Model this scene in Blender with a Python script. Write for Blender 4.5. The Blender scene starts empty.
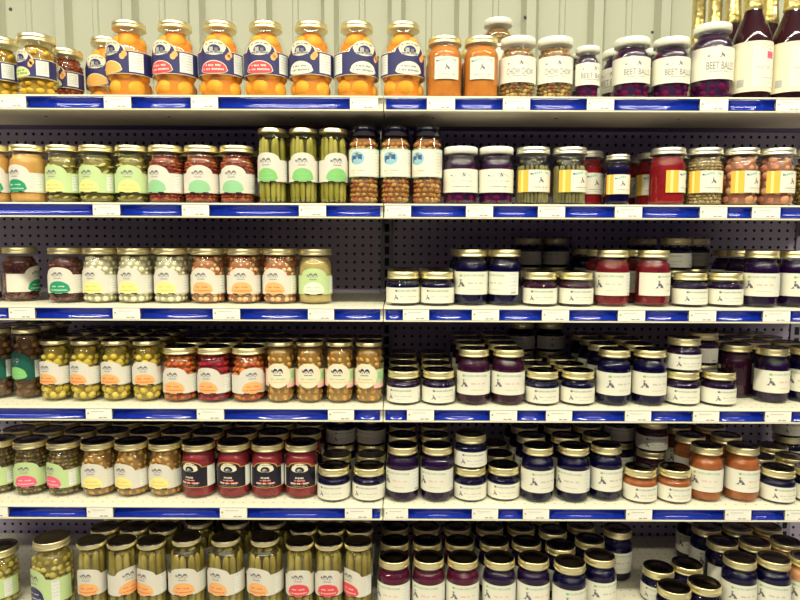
import bpy, bmesh, math, random
from mathutils import Matrix, Vector
random.seed(7)
PI = math.pi
C = bpy.context.scene.collection
S = bpy.context.scene

# ------------------------------------------------------------------ camera
D = 1.55                      # camera to the front edge of the shelves
ZC = 1.073                    # camera height
PITCH = math.radians(5.4)
ROLL = math.radians(0.25)
F = 640.0
cam = bpy.data.cameras.new('camera'); co = bpy.data.objects.new('camera', cam); C.objects.link(co)
cam.sensor_width = 36; cam.lens = F / 800 * 36; cam.clip_start = 0.01
co.matrix_world = (Matrix.Translation((0, -D, ZC)) @ Matrix.Rotation(PI/2 - PITCH, 4, 'X') @ Matrix.Rotation(ROLL, 4, 'Z'))
S.camera = co
CAMI = co.matrix_world.inverted()
def proj(x, y, z):
    p = CAMI @ Vector((x, y, z)); return 400 + F*p.x/-p.z, 300 - F*p.y/-p.z
def xat(px, y, z):            # world x of a point seen at column px, on the line of given depth and height
    x = (px-400)/400.0
    for _ in range(6):
        u = proj(x, y, z)[0]; x += (px-u)/400.0
    return x

# ------------------------------------------------------------------ world, lamps, exposure
w = bpy.data.worlds.new('world'); S.world = w; w.use_nodes = True
def world_nodes():
    """the shop around: bluish fill glow added in front of the shelves, dim elsewhere"""
    nt = w.node_tree; N = nt.nodes; L = nt.links; bg = N['Background']
    tc = N.new('ShaderNodeTexCoord'); sp = N.new('ShaderNodeSeparateXYZ'); L.new(tc.outputs['Generated'], sp.inputs[0])
    r = N.new('ShaderNodeMapRange'); r.interpolation_type = 'SMOOTHSTEP'; L.new(sp.outputs['Z'], r.inputs[0])
    r.inputs[1].default_value = .02; r.inputs[2].default_value = .32; r.inputs[3].default_value = 0; r.inputs[4].default_value = 1
    f = N.new('ShaderNodeMapRange'); f.interpolation_type = 'SMOOTHSTEP'; L.new(sp.outputs['Y'], f.inputs[0])
    f.inputs[1].default_value = .1; f.inputs[2].default_value = -.6; f.inputs[3].default_value = 0; f.inputs[4].default_value = 1
    m = N.new('ShaderNodeMath'); m.operation = 'MULTIPLY'; L.new(r.outputs[0], m.inputs[0]); L.new(f.outputs[0], m.inputs[1])
    mx = N.new('ShaderNodeMix'); mx.data_type = 'RGBA'; L.new(m.outputs[0], mx.inputs[0])
    mx.inputs[6].default_value = (.016, .012, .062, 1); mx.inputs[7].default_value = (.130, .112, .185, 1)
    L.new(mx.outputs[2], bg.inputs[0]); bg.inputs[1].default_value = 1.0
world_nodes()
def strip(x, y, z, sx, sy, e):
    l = bpy.data.lights.new('ceiling_tube_light', 'AREA'); l.shape = 'RECTANGLE'; l.size = sx; l.size_y = sy; l.energy = e
    l.color = (1, 0.95, 0.74)
    o = bpy.data.objects.new('ceiling_tube_light', l); o.location = (x, y, z); C.objects.link(o)
for x in (-2.04, -.68, .68, 2.04):               # two rows of tubes along the aisle
    strip(x, -1.05, 2.7, 1.3, .12, 36)
    strip(x, -3.3, 2.7, 1.3, .14, 34)
S.view_settings.view_transform = 'Standard'; S.view_settings.look = 'None'
S.view_settings.exposure = 0.03; S.view_settings.gamma = 1; S.view_settings.use_curve_mapping = False

# ------------------------------------------------------------------ materials
def lin(c):
    return tuple(((v/255)/12.92 if v/255 <= .04045 else ((v/255+.055)/1.055)**2.4) for v in c) + (1,)
MATS = {}
def mat(name, col, rough=.5, metal=0, coat=0, spec=.5):
    if name in MATS: return MATS[name]
    m = bpy.data.materials.new(name); m.use_nodes = True; b = m.node_tree.nodes['Principled BSDF']
    b.inputs['Base Color'].default_value = lin(col); b.inputs['Roughness'].default_value = rough
    b.inputs['Metallic'].default_value = metal; b.inputs['Coat Weight'].default_value = coat
    b.inputs['Specular IOR Level'].default_value = spec
    MATS[name] = m; return m
def noisemat(name, cols, scale=40, rough=.4, kind='noise', coord='Object', stretch=(1,1,1)):
    """colour mottling in the thing's own coordinates"""
    if name in MATS: return MATS[name]
    m = mat(name, cols[0], rough, spec=.03 if rough <= .4 else .5); nt = m.node_tree; N = nt.nodes; L = nt.links
    tc = N.new('ShaderNodeTexCoord'); mp = N.new('ShaderNodeMapping'); mp.inputs['Scale'].default_value = stretch
    L.new(tc.outputs[coord], mp.inputs[0])
    if kind == 'noise':
        t = N.new('ShaderNodeTexNoise'); t.inputs['Scale'].default_value = scale; t.inputs['Detail'].default_value = 3; out = t.outputs['Fac']
        lo, hi = .32, .68
    else:
        t = N.new('ShaderNodeTexVoronoi'); t.inputs['Scale'].default_value = scale
        s = N.new('ShaderNodeSeparateColor'); L.new(t.outputs['Color'], s.inputs[0]); out = s.outputs[0]; lo, hi = 0, 1
    L.new(mp.outputs[0], t.inputs['Vector'])
    r = N.new('ShaderNodeValToRGB'); L.new(out, r.inputs[0])
    if kind != 'noise': r.color_ramp.interpolation = 'CONSTANT'
    n = len(cols)
    while len(r.color_ramp.elements) < n: r.color_ramp.elements.new(.5)
    for i, c in enumerate(cols):
        e = r.color_ramp.elements[i]
        e.position = lo + (hi-lo)*(i/(n-1) if kind == 'noise' else i/n); e.color = lin(c)
    L.new(r.outputs[0], N['Principled BSDF'].inputs['Base Color'])
    return m

def glass_material():
    m = bpy.data.materials.new('clear_glass'); m.use_nodes = True; nt = m.node_tree; N = nt.nodes; L = nt.links
    N.remove(N['Principled BSDF'])
    t = N.new('ShaderNodeBsdfTransparent'); t.inputs[0].default_value = (.97, .98, .97, 1)
    g = N.new('ShaderNodeBsdfGlossy'); g.inputs['Roughness'].default_value = .025; g.inputs[0].default_value = (1, 1, 1, 1)
    f = N.new('ShaderNodeFresnel'); ge = N.new('ShaderNodeNewGeometry'); ir = N.new('ShaderNodeMapRange'); L.new(ge.outputs['Backfacing'], ir.inputs[0])
    ir.inputs[3].default_value = 1.5; ir.inputs[4].default_value = 1/1.5; L.new(ir.outputs[0], f.inputs[0])
    x = N.new('ShaderNodeMixShader'); L.new(f.outputs[0], x.inputs[0]); L.new(t.outputs[0], x.inputs[1]); L.new(g.outputs[0], x.inputs[2])
    L.new(x.outputs[0], N['Material Output'].inputs[0]); return m
GLASS = glass_material()

def dotmat(name, base, hole, pitch, rad, axes, rough=.5):
    """punched holes on a regular grid of the sheet"""
    m = mat(name, base, rough); nt = m.node_tree; N = nt.nodes; L = nt.links
    tc = N.new('ShaderNodeTexCoord'); sp = N.new('ShaderNodeSeparateXYZ'); L.new(tc.outputs['Object'], sp.inputs[0])
    sq = []
    for a in axes:
        d = N.new('ShaderNodeMath'); d.operation = 'DIVIDE'; L.new(sp.outputs[a], d.inputs[0]); d.inputs[1].default_value = pitch
        f = N.new('ShaderNodeMath'); f.operation = 'FLOORED_MODULO'; L.new(d.outputs[0], f.inputs[0]); f.inputs[1].default_value = 1
        s = N.new('ShaderNodeMath'); s.operation = 'SUBTRACT'; L.new(f.outputs[0], s.inputs[0]); s.inputs[1].default_value = .5
        q = N.new('ShaderNodeMath'); q.operation = 'MULTIPLY'; L.new(s.outputs[0], q.inputs[0]); L.new(s.outputs[0], q.inputs[1]); sq.append(q)
    a = N.new('ShaderNodeMath'); a.operation = 'ADD'; L.new(sq[0].outputs[0], a.inputs[0]); L.new(sq[1].outputs[0], a.inputs[1])
    c = N.new('ShaderNodeMath'); c.operation = 'LESS_THAN'; L.new(a.outputs[0], c.inputs[0]); c.inputs[1].default_value = (rad/pitch)**2
    mx = N.new('ShaderNodeMix'); mx.data_type = 'RGBA'; L.new(c.outputs[0], mx.inputs[0])
    mx.inputs[6].default_value = lin(base); mx.inputs[7].default_value = lin(hole)
    L.new(mx.outputs[2], N['Principled BSDF'].inputs['Base Color']); return m

M_CREAM = mat('cream_enamel', (230, 226, 200), .38)
M_DECK = dotmat('perforated_shelf_enamel', (224, 220, 196), (170, 164, 148), .0254, .0026, ('X', 'Y'), .4)
M_PEG = dotmat('grey_pegboard', (190, 180, 200), (14, 12, 34), .0254, .0046, ('X', 'Z'), .55)
M_UNDER = mat('shaded_underside', (104, 94, 134), .5)  # rear half: shade under the shelf painted in as a darker bluish tone
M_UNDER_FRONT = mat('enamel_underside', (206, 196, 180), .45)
M_UP = mat('upright_steel', (150, 146, 158), .45)
M_SLOT = mat('slot_dark', (8, 7, 20), .8)
M_BLUE = mat('blue_price_strip', (14, 42, 158), .14, coat=.6)
M_TAG = noisemat('price_tag_paper', [(238, 236, 218), (248, 246, 232)], 60, .5)
M_TAGINK = mat('price_tag_print', (165, 160, 150), .6)
M_WALL = mat('painted_metal_siding', (186, 188, 164), .45)
M_FLOOR = noisemat('shop_floor_tile', [(150, 146, 138), (164, 160, 150)], 3, .35)
M_SCREW = mat('shelf_screw', (70, 66, 80), .5)
M_GOLD = mat('gold_lid', (246, 234, 178), .34, metal=.85)
M_LIDTOP = mat('polished_lid_top', (120, 110, 100), .12, metal=1)  # gold lid tops darkened in colour to deepen the dim shelf's reflection
M_SILVER = mat('silver_lid', (238, 236, 214), .34, metal=.85)
M_WHITELID = mat('white_lid', (246, 244, 228), .3)
M_BLACKLID = mat('black_lid', (14, 12, 30), .15, coat=.5)
M_FOIL = noisemat('gold_foil', [(214, 190, 110), (244, 228, 160)], 60, .3)
M_FOIL.node_tree.nodes['Principled BSDF'].inputs['Metallic'].default_value = .85
bump = M_FOIL.node_tree.nodes.new('ShaderNodeBump'); tx = M_FOIL.node_tree.nodes.new('ShaderNodeTexNoise')
tcf = M_FOIL.node_tree.nodes.new('ShaderNodeTexCoord'); M_FOIL.node_tree.links.new(tcf.outputs['Object'], tx.inputs['Vector'])
tx.inputs['Scale'].default_value = 90; bump.inputs['Strength'].default_value = .6; bump.inputs['Distance'].default_value = .004
M_FOIL.node_tree.links.new(tx.outputs['Fac'], bump.inputs['Height'])
M_FOIL.node_tree.links.new(bump.outputs[0], M_FOIL.node_tree.nodes['Principled BSDF'].inputs['Normal'])

# ------------------------------------------------------------------ mesh helpers
def tomesh(bm, name, mats, smooth=True):
    me = bpy.data.meshes.new(name)
    bmesh.ops.recalc_face_normals(bm, faces=bm.faces)
    bm.to_mesh(me); bm.free()
    for m in mats: me.materials.append(m)
    if smooth:
        for p in me.polygons: p.use_smooth = True
    return me
def obj(name, me, parent=None, loc=None):
    o = bpy.data.objects.new(name, me); C.objects.link(o)
    if parent: o.parent = parent
    if loc: o.location = loc
    return o
def box(bm, x0, x1, y0, y1, z0, z1, mi=0):
    vs = [bm.verts.new(p) for p in ((x0,y0,z0),(x1,y0,z0),(x1,y1,z0),(x0,y1,z0),(x0,y0,z1),(x1,y0,z1),(x1,y1,z1),(x0,y1,z1))]
    for f in ((0,3,2,1),(4,5,6,7),(0,1,5,4),(1,2,6,5),(2,3,7,6),(3,0,4,7)):
        fc = bm.faces.new([vs[i] for i in f]); fc.material_index = mi
def prism(bm, prof, x0, x1, mi=0):       # prof: (y,z) outline pushed along x
    a = [bm.verts.new((x0, y, z)) for y, z in prof]; b = [bm.verts.new((x1, y, z)) for y, z in prof]
    n = len(prof); bm.faces.new(a); bm.faces.new(b[::-1])
    for i in range(n):
        f = bm.faces.new((a[i], a[(i+1) % n], b[(i+1) % n], b[i])); f.material_index = mi
def lathe(bm, prof, seg=32, cap0=True, cap1=True, mi=0):
    rings = []
    for r, z in prof:
        rings.append([bm.verts.new((r*math.sin(2*PI*k/seg), -r*math.cos(2*PI*k/seg), z)) for k in range(seg)])
    for a, b in zip(rings, rings[1:]):
        for k in range(seg):
            f = bm.faces.new((a[k], a[(k+1) % seg], b[(k+1) % seg], b[k])); f.material_index = mi
    if cap0: bm.faces.new(rings[0]).material_index = mi
    if cap1: bm.faces.new(rings[-1]).material_index = mi
def lump(bm, x, y, z, r, sc=(1,1,1), rot=None, mi=0, seg=12):
    m = Matrix.Translation((x, y, z)) @ (rot or Matrix.Identity(4)) @ Matrix.Diagonal((r*sc[0], r*sc[1], r*sc[2], 1))
    nv = max(5, seg*2//3); V = bm.verts.new; top = V(m @ Vector((0, 0, 1))); bot = V(m @ Vector((0, 0, -1))); rings = []
    for j in range(1, nv):
        t = PI*j/nv; rings.append([V(m @ Vector((math.sin(t)*math.cos(2*PI*k/seg), math.sin(t)*math.sin(2*PI*k/seg), math.cos(t)))) for k in range(seg)])
    for k in range(seg):
        n = (k+1) % seg
        bm.faces.new((top, rings[0][k], rings[0][n])).material_index = mi; bm.faces.new((bot, rings[-1][n], rings[-1][k])).material_index = mi
        for p, q in zip(rings, rings[1:]): bm.faces.new((p[k], q[k], q[n], p[n])).material_index = mi
def capsule(bm, p, q, r, seg=8, mi=0):
    p, q = Vector(p), Vector(q); d = (q-p); L = d.length; rot = d.to_track_quat('Z', 'Y').to_matrix().to_4x4()
    prof = [(.35, 0), (.8, .04), (1, .12), (1, .88), (.8, .96), (.35, 1)]; rings = []
    for s, t in prof:
        rings.append([bm.verts.new(p + (rot @ Vector((r*s*math.cos(2*PI*k/seg), r*s*math.sin(2*PI*k/seg), L*t)))) for k in range(seg)])
    for a, b in zip(rings, rings[1:]):
        for k in range(seg): bm.faces.new((a[k], a[(k+1) % seg], b[(k+1) % seg], b[k])).material_index = mi
    bm.faces.new(rings[0]).material_index = mi; bm.faces.new(rings[-1]).material_index = mi

# ------------------------------------------------------------------ shelving
TOPZ = [ZC - t*1.55 for t in (-.2163, -.0547, .1056, .2659, .4278)] + [ZC - .936]
SHELF = ['top', 'second', 'third', 'fourth', 'fifth', 'bottom']
DEPTH = .41; LIP = .035
XJ = -.0405                                  # joint of the two bays
BAYS = [(XJ-1.265, XJ-.0012, 'left'), (XJ+.0012, XJ+1.265, 'right')]
def tagp(o, label, cat, group=None):
    o['label'] = label; o['category'] = cat
    if group: o['group'] = group

bm = bmesh.new()                             # ribbed metal wall behind
WX0, WX1, WY = -2.4, 2.4, .56
prof = []; x = WX0 + .045
pitch = .2115
k = 0; xs = xat(62.5, WY-.02, ZC+.5) - .0245
x = xs - 8*pitch
pts = []
while x < WX1:
    pts += [(x-.0, WY), (x+.014, WY-.026), (x+.041, WY-.026), (x+.055, WY), (x+.120, WY), (x+.124, WY-.005), (x+.136, WY-.005), (x+.140, WY)]
    x += pitch
a = [bm.verts.new((p[0], p[1], 0)) for p in pts]; b = [bm.verts.new((p[0], p[1], 3.1)) for p in pts]
for i in range(len(pts)-1): bm.faces.new((a[i], a[i+1], b[i+1], b[i]))
wall = obj('wall_back', tomesh(bm, 'wall_back', [M_WALL], False)); wall['kind'] = 'structure'
md = wall.modifiers.new('thickness', 'SOLIDIFY'); md.thickness = .004; md.offset = 0
bm = bmesh.new(); box(bm, -3.2, 3.2, -4.5, .6, -.05, 0)
fl = obj('floor', tomesh(bm, 'floor', [M_FLOOR], False)); fl['kind'] = 'structure'
for px, py in ((6, 6), (525, 17), (653, 32)):      # screws in the siding
    bm = bmesh.new(); X = xat(px, WY-.03, ZC+.68); zz = ZC + .68
    for _ in range(5):
        u, v = proj(X, WY-.03, zz); zz -= (py-v)/330
    lump(bm, X, WY-.004 if px < 100 else WY-.028, zz, .005, (1, .5, 1))
    obj('screw', tomesh(bm, 'screw', [M_SCREW]), wall)

frame = bpy.data.objects.new('shelving_frame', None); C.objects.link(frame); frame.location = (XJ, .43, 0)
tagp(frame, 'grey steel frame with pegboard back panels and slotted upright behind all the shelves', 'shelving frame')
for x0, x1, side in BAYS + [(XJ+1.267, XJ+1.267+.6, 'next'), (XJ-1.267-.3, XJ-1.267, 'previous')]:
    bm = bmesh.new(); box(bm, x0+.019, x1-.019, DEPTH+.004, DEPTH+.016, .11, TOPZ[0]-.001)
    me = tomesh(bm, 'back_panel', [M_PEG], False); o = obj('back_panel', me, frame)
    o.matrix_parent_inverse = Matrix.Translation((-XJ, -.43, 0))
for xu in (XJ, XJ-1.266, XJ+1.266):
    bm = bmesh.new(); box(bm, xu-.0185, xu+.0185, DEPTH-.002, DEPTH+.05, 0, TOPZ[0]-.02)
    z = .13
    while z < TOPZ[0]-.06:
        box(bm, xu-.007, xu+.007, DEPTH-.003, DEPTH, z, z+.024, 1); z += .0345
    o = obj('upright', tomesh(bm, 'upright', [M_UP, M_SLOT], False), frame); o.matrix_parent_inverse = Matrix.Translation((-XJ, -.43, 0))

TAGS = [
 [(0,26),(104,131),(191,218),(350,378),(427,455),(503,530),(587,614),(700,728),(776,804)],
 [(93,120),(182,209),(299,326),(385,411),(466,493),(538,565),(615,642),(700,727),(752,780)],
 [(9,35),(113,140),(213,240),(308,334),(403,429),(472,499),(542,569),(618,645),(689,716),(763,790)],
 [(86,112),(197,224),(328,354),(407,434),(490,517),(546,572),(625,651),(693,719),(765,791)],
 [(-19,8),(87,113),(220,247),(345,372),(382.6,408),(472,498),(523,549),(626,652),(725,751),(785,812)],
 []]
TAGSPOTS = []
for si in range(6):
    zt = TOPZ[si]; yf = 0 if si < 5 else -.09
    for x0, x1, side in BAYS:
        base = si == 5
        r = bpy.data.objects.new('base_deck' if base else 'metal_shelf', None); C.objects.link(r); r.location = ((x0+x1)/2, .2, zt)
        inv = Matrix.Translation((-(x0+x1)/2, -.2, -zt))
        tagp(r, ('cream steel base deck at the foot of the %s bay' if base else 'cream steel shelf with blue price rail, ' + SHELF[si] + ' shelf of the %s bay') % side,
             'shelf', None if base else 'metal shelves with blue price rails')
        bm = bmesh.new()
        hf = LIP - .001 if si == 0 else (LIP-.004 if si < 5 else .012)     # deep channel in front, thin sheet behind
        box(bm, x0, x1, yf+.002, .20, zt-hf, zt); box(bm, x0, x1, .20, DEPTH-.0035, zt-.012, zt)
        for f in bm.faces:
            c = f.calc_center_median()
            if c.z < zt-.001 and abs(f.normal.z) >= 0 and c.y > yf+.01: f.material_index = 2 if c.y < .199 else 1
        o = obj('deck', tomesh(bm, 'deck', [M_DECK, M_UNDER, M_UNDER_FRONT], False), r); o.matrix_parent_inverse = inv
        if base:
            bm = bmesh.new(); box(bm, x0, x1, yf+.03, yf+.045, 0, zt-.012)
            o = obj('kick_plate', tomesh(bm, 'kick_plate', [M_CREAM], False), r); o.matrix_parent_inverse = inv
            continue
        # screws under the front channel
        if si < 2:
            for q in range(4):
                bm = bmesh.new(); lump(bm, x0 + .12 + q*.305, .075, zt-LIP+(.001 if si == 0 else .004)-.0005, .0035, (1.4, 1, .3))
                o = obj('screw', tomesh(bm, 'screw', [M_SCREW]), r); o.matrix_parent_inverse = inv
        bm = bmesh.new()  # rail: C channel with lips top and bottom
        prism(bm, [(0.002, zt), (-.010, zt), (-.012, zt-.0015), (-.012, zt-.004), (-.002, zt-.0055), (-.002, zt-.0300), (-.012, zt-.0315), (-.012, zt-LIP+.0005), (-.010, zt-LIP), (.002, zt-LIP)], x0, x1)
        o = obj('price_rail', tomesh(bm, 'price_rail', [M_CREAM], False), r); o.matrix_parent_inverse = inv
        for s in (0, 1):  # side brackets
            xb = x0 + .012 if s == 0 else x1 - .012
            bm = bmesh.new(); prism(bm, [(.21, zt-.0125), (DEPTH-.002, zt-.0125), (DEPTH-.002, zt-.07), (.21, zt-.03)], xb-.0012, xb+.0012)
            o = obj('bracket', tomesh(bm, 'bracket', [M_UP], False), r); o.matrix_parent_inverse = inv
        # blue paper strips between the tags, tags are separate things
        zm = zt - LIP/2; edges = []
        tx_ = [(xat(p, -.011, zm), xat(q, -.011, zm)) for p, q in TAGS[si]]
        tx_ = [t for t in tx_ if t[1] > x0+.02 and t[0] < x1-.005]
        cur = x0 + .004
        for t0, t1 in tx_ + [(x1-.006, x1)]:
            if t0 - cur > .006:
                bm = bmesh.new()
                z0, z1 = zt-.0295, zt-.006
                arc = [(-.0110 + .0062*math.sin(PI*k/12), z0+(z1-z0)*k/12) for k in range(13)]
                prism(bm, arc + [(-.0024, z1), (-.0024, z0)], cur+.0004, t0-.0004)
                o = obj('blue_strip', tomesh(bm, 'blue_strip', [M_BLUE], True), r); o.matrix_parent_inverse = inv
            cur = t1
        for t0, t1 in tx_: TAGSPOTS.append((si, max(t0, x0+.003), min(t1, x1-.003), zt))

# ------------------------------------------------------------------ labels on jars
def INK(n):
    T = {'white': (230,227,208), 'cream': (230,222,190), 'paper': (218,213,198), 'navy': (44,42,96), 'black': (16,14,34), 'grey': (120,118,120), 'lgrey': (176,176,168),
         'dgrey': (100,98,110), 'red': (226,72,80), 'pink': (236,96,128), 'rose': (214,70,110), 'peach': (246,176,84), 'orange': (240,178,108), 'yellow': (236,224,120), 'paleyellow': (238,228,140),
         'lime': (206,222,130), 'green': (130,196,110), 'mid_green': (146,200,148), 'deep_green': (30,150,105), 'dark_green': (8,86,72), 'teal': (130,190,178),
         'gold': (238,186,70), 'sky': (150,196,205), 'blue': (50,90,140), 'palegreen': (190,212,150), 'mint': (196,226,208), 'palepink': (238,190,178), 'leaf': (168,210,80), 'text_green': (176,200,172), 'text_pink': (236,170,160), 'info': (226,228,220), 'redtext': (224,60,60), 'purple': (40,34,90)}
    return mat('ink_' + n, T[n], .45)
class Lab:
    def __init__(s, R): s.bm = bmesh.new(); s.R = R; s.mats = []; s.lay = 0
    def mi(s, n):
        m = INK(n)
        if m not in s.mats: s.mats.append(m)
        return s.mats.index(m)
    def rad(s, l): return s.R + .0003 + .00014*l
    def patch(s, a0, a1, lo, hi, c, l=0, n=None):
        a0, a1 = math.radians(a0), math.radians(a1); n = n or max(2, int(abs(a1-a0)/.09)); mi = s.mi(c); r = s.rad(l); pv = None
        for i in range(n+1):
            a = a0 + (a1-a0)*i/n; u = 2*i/n - 1
            zl = lo(a, u) if callable(lo) else lo; zh = hi(a, u) if callable(hi) else hi
            v = (s.bm.verts.new((r*math.sin(a), -r*math.cos(a), zl)), s.bm.verts.new((r*math.sin(a), -r*math.cos(a), zh)))
            if pv: s.bm.faces.new((pv[0], v[0], v[1], pv[1])).material_index = mi
            pv = v
    def oval(s, ac, zc, wa, h, c, l=1, half=False, n=14):
        f = lambda a, u: math.sqrt(max(0, 1-u*u))
        s.patch(ac-wa, ac+wa, (lambda a, u: zc - h*f(a, u)*(.35 if half else 1)), (lambda a, u: zc + h*f(a, u)), c, l, n)
    def marks(s, ac, zc, wa, h, c, l=2, step=None, arc=0, seed=1):
        """a line of small print"""
        rnd = random.Random(seed); a = ac-wa; k = 0; step = step or math.degrees(h*.75/s.R)
        while a < ac+wa-step*.5:
            if rnd.random() > .13:
                u = (a-ac)/wa; z = zc + arc*(1-u*u); s.patch(a, a+step*rnd.uniform(.5, .78), z-h*rnd.uniform(.35, .5), z+h*rnd.uniform(.35, .5), c, l, 1)
            a += step
    def text(s, body, ac, zc, h, c, l=2, wmax=None):
        cu = bpy.data.curves.new('t', 'FONT'); cu.body = body; cu.align_x = 'CENTER'; cu.size = 1
        o = bpy.data.objects.new('t', cu); C.objects.link(o); dg = bpy.context.evaluated_depsgraph_get(); me = bpy.data.meshes.new_from_object(o.evaluated_get(dg))
        xs = [v.co.x for v in me.vertices]; ys = [v.co.y for v in me.vertices]; W = max(xs)-min(xs); Hh = max(ys)-min(ys); cx = (max(xs)+min(xs))/2
        sy = h/Hh; sx = sy if not wmax else math.radians(wmax)*s.R/W; r = s.rad(l); mi = s.mi(c); vs = []
        for v in me.vertices:
            a = math.radians(ac) + (v.co.x-cx)*sx/s.R; vs.append(s.bm.verts.new((r*math.sin(a), -r*math.cos(a), zc-h/2+(v.co.y-min(ys))*sy)))
        for p in me.polygons:
            try: s.bm.faces.new([vs[i] for i in p.vertices]).material_index = mi
            except ValueError: pass
        bpy.data.objects.remove(o); bpy.data.curves.remove(cu); bpy.data.meshes.remove(me)
    def sketch(s, ac, zc, h, c='dgrey', l=2):
        """small ink drawing of a seated figure"""
        d = math.degrees(h/s.R)
        s.oval(ac-.05*d, zc+.30*h, .10*d, .09*h, c, l, n=6); s.patch(ac-.22*d, ac+.14*d, zc+.38*h, zc+.42*h, c, l, 1)
        s.patch(ac-.15*d, ac+.10*d, zc-.20*h, lambda a, u: zc+.20*h-.10*h*abs(u), c, l, 4)
        s.patch(ac-.46*d, ac-.14*d, zc-.44*h, lambda a, u: zc-.30*h+.14*h*u, c, l, 2); s.patch(ac+.12*d, ac+.46*d, zc-.40*h, lambda a, u: zc-.05*h-.22*h*u, c, l, 2)
        s.patch(ac-.5*d, ac+.5*d, zc-.5*h, zc-.46*h, c, l, 1)
    def riders(s, ac, zc, h, c='dgrey', l=2):
        """small round ink drawing, two heads under an arch"""
        d = math.degrees(h/s.R)
        for cx in (-.28, .30):
            s.patch(ac+(cx-.30)*d, ac+(cx+.30)*d, lambda a, u: zc-.22*h+.36*h*math.sqrt(max(0, 1-u*u)), lambda a, u: zc-.02*h+.40*h*math.sqrt(max(0, 1-u*u)), c, l, 6)
            s.patch(ac+(cx-.10)*d, ac+(cx+.10)*d, zc-.20*h, zc-.02*h, 'lgrey', l, 2)
        s.patch(ac-.80*d, ac-.62*d, zc-.05*h, zc+.18*h, 'grey', l, 2); s.marks(ac, zc-.42*h, .5*d, .12*h, 'grey', l, seed=3)
    def mesh(s): return tomesh(s.bm, 'label', s.mats, True)

def hump(zs, zh, wdeg, ac=0):
    w_ = math.radians(wdeg); c0 = math.radians(ac)
    return lambda a, u: zs + (zh-zs)*(math.sqrt(max(0, 1-((a-c0)/w_)**2)) if abs(a-c0) < w_ else 0)

def L_navy(R, H, oval):
    L = Lab(R); lo, zs, zh = .29*H, .585*H, .69*H; e = .0011; W = 41
    L.patch(-118, 118, lo, hump(zs, zh, W), 'cream', 0, 60); L.patch(-117, 117, lo+e, hump(zs-e, zh-e*1.2, W-2), 'navy', 1, 60)
    zc = zs+.012*H/.183*.6
    L.oval(0, zc, 30, .0175*H/.183, 'cream', 2); L.oval(0, zc-.006*H/.183, 17, .0125*H/.183, 'navy', 3, True); L.patch(-12, -2, zc-.009*H/.183, zc+.001, 'lgrey', 4, 2); L.patch(2, 10, zc-.009*H/.183, zc-.001, 'grey', 4, 2)
    L.marks(0, zc+.007*H/.183, 22, .0035, 'navy', 3, arc=.0035); L.patch(-22, 22, zc-.0145*H/.183, zc-.0085*H/.183, 'lgrey', 4, 4); L.marks(0, zc-.0115*H/.183, 20, .003, 'dgrey', 5, seed=5)
    zo = lo + .009*H/.183
    L.oval(-2, zo, 36, .0225*H/.183, 'cream', 3, True); L.oval(-2, zo, 34, .0205*H/.183, oval, 4, True)
    ink = 'white' if oval in ('red', 'pink') else ('orange' if oval in ('peach', 'yellow') else 'grey')
    L.marks(-2, zo+.011*H/.183, 20, .0045, ink, 5, seed=8); L.marks(-2, zo+.002, 27, .0048, ink, 5, seed=9)
    for a in (34, 39): L.oval(a, zs-.014+(a-34)*.0011, 7, .007, 'orange' if a < 36 else 'peach', 4)
    for a in (68, -78): 
        L.patch(a-18, a+18, lo+.005, zs-.004, 'info', 2, 6)
        for q in range(6): L.marks(a, zs-.009-q*(zs-lo-.016)/6, 14, .0018, 'lgrey', 3, seed=q)
    return L.mesh()
def L_arch(R, H, oval, side='white', base='white', z=(.18, .515, .65), em='grey', wide=1):
    L = Lab(R); lo, zs, zh = z[0]*H, z[1]*H, z[2]*H; k = .044/R*wide; W = 44*k; T = zh-lo
    L.patch(-108, 108, lo, hump(zs, zh, W), base, 0, 60)
    if side != base:
        L.patch(10, 108, lo+.0005, hump(zs-.0005, zh-.001, W-2), side, 1, 24); L.patch(-108, -44*k, lo+.0005, zs-.0005, side, 1, 14)
        L.oval(0, lo+T*.68, 36*k, T*.29, 'white', 2)
    L.patch(60*k, 84*k, lo+.004, zs-.004, 'info', 2, 5)
    for q in range(5): L.marks(72*k, zs-.007-q*(zs-lo-.01)/5.5, 10*k, .0016, 'lgrey', 3, seed=q)
    L.riders(-1, lo+T*.70, T*.30, em, 3)
    L.oval(0, lo+T*.13, 37*k, T*.34, oval, 3, True)
    ink = 'white' if oval in ('deep_green', 'pink', 'red', 'navy', 'dark_green') else ('orange' if oval in ('yellow', 'paleyellow', 'orange', 'peach') else 'mid_green')
    if oval == 'orange': ink = 'redtext'
    L.marks(0, lo+T*.27, 21*k, .0032, ink, 4, seed=2); L.marks(0, lo+T*.13, 28*k, .0032, ink, 4, seed=4)
    L.patch(-30*k, -12*k, lo-.0008, lo+.0018, 'black', 4, 3); L.patch(12*k, 30*k, lo-.0008, lo+.0018, 'black', 4, 3)
    return L.mesh()
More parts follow.
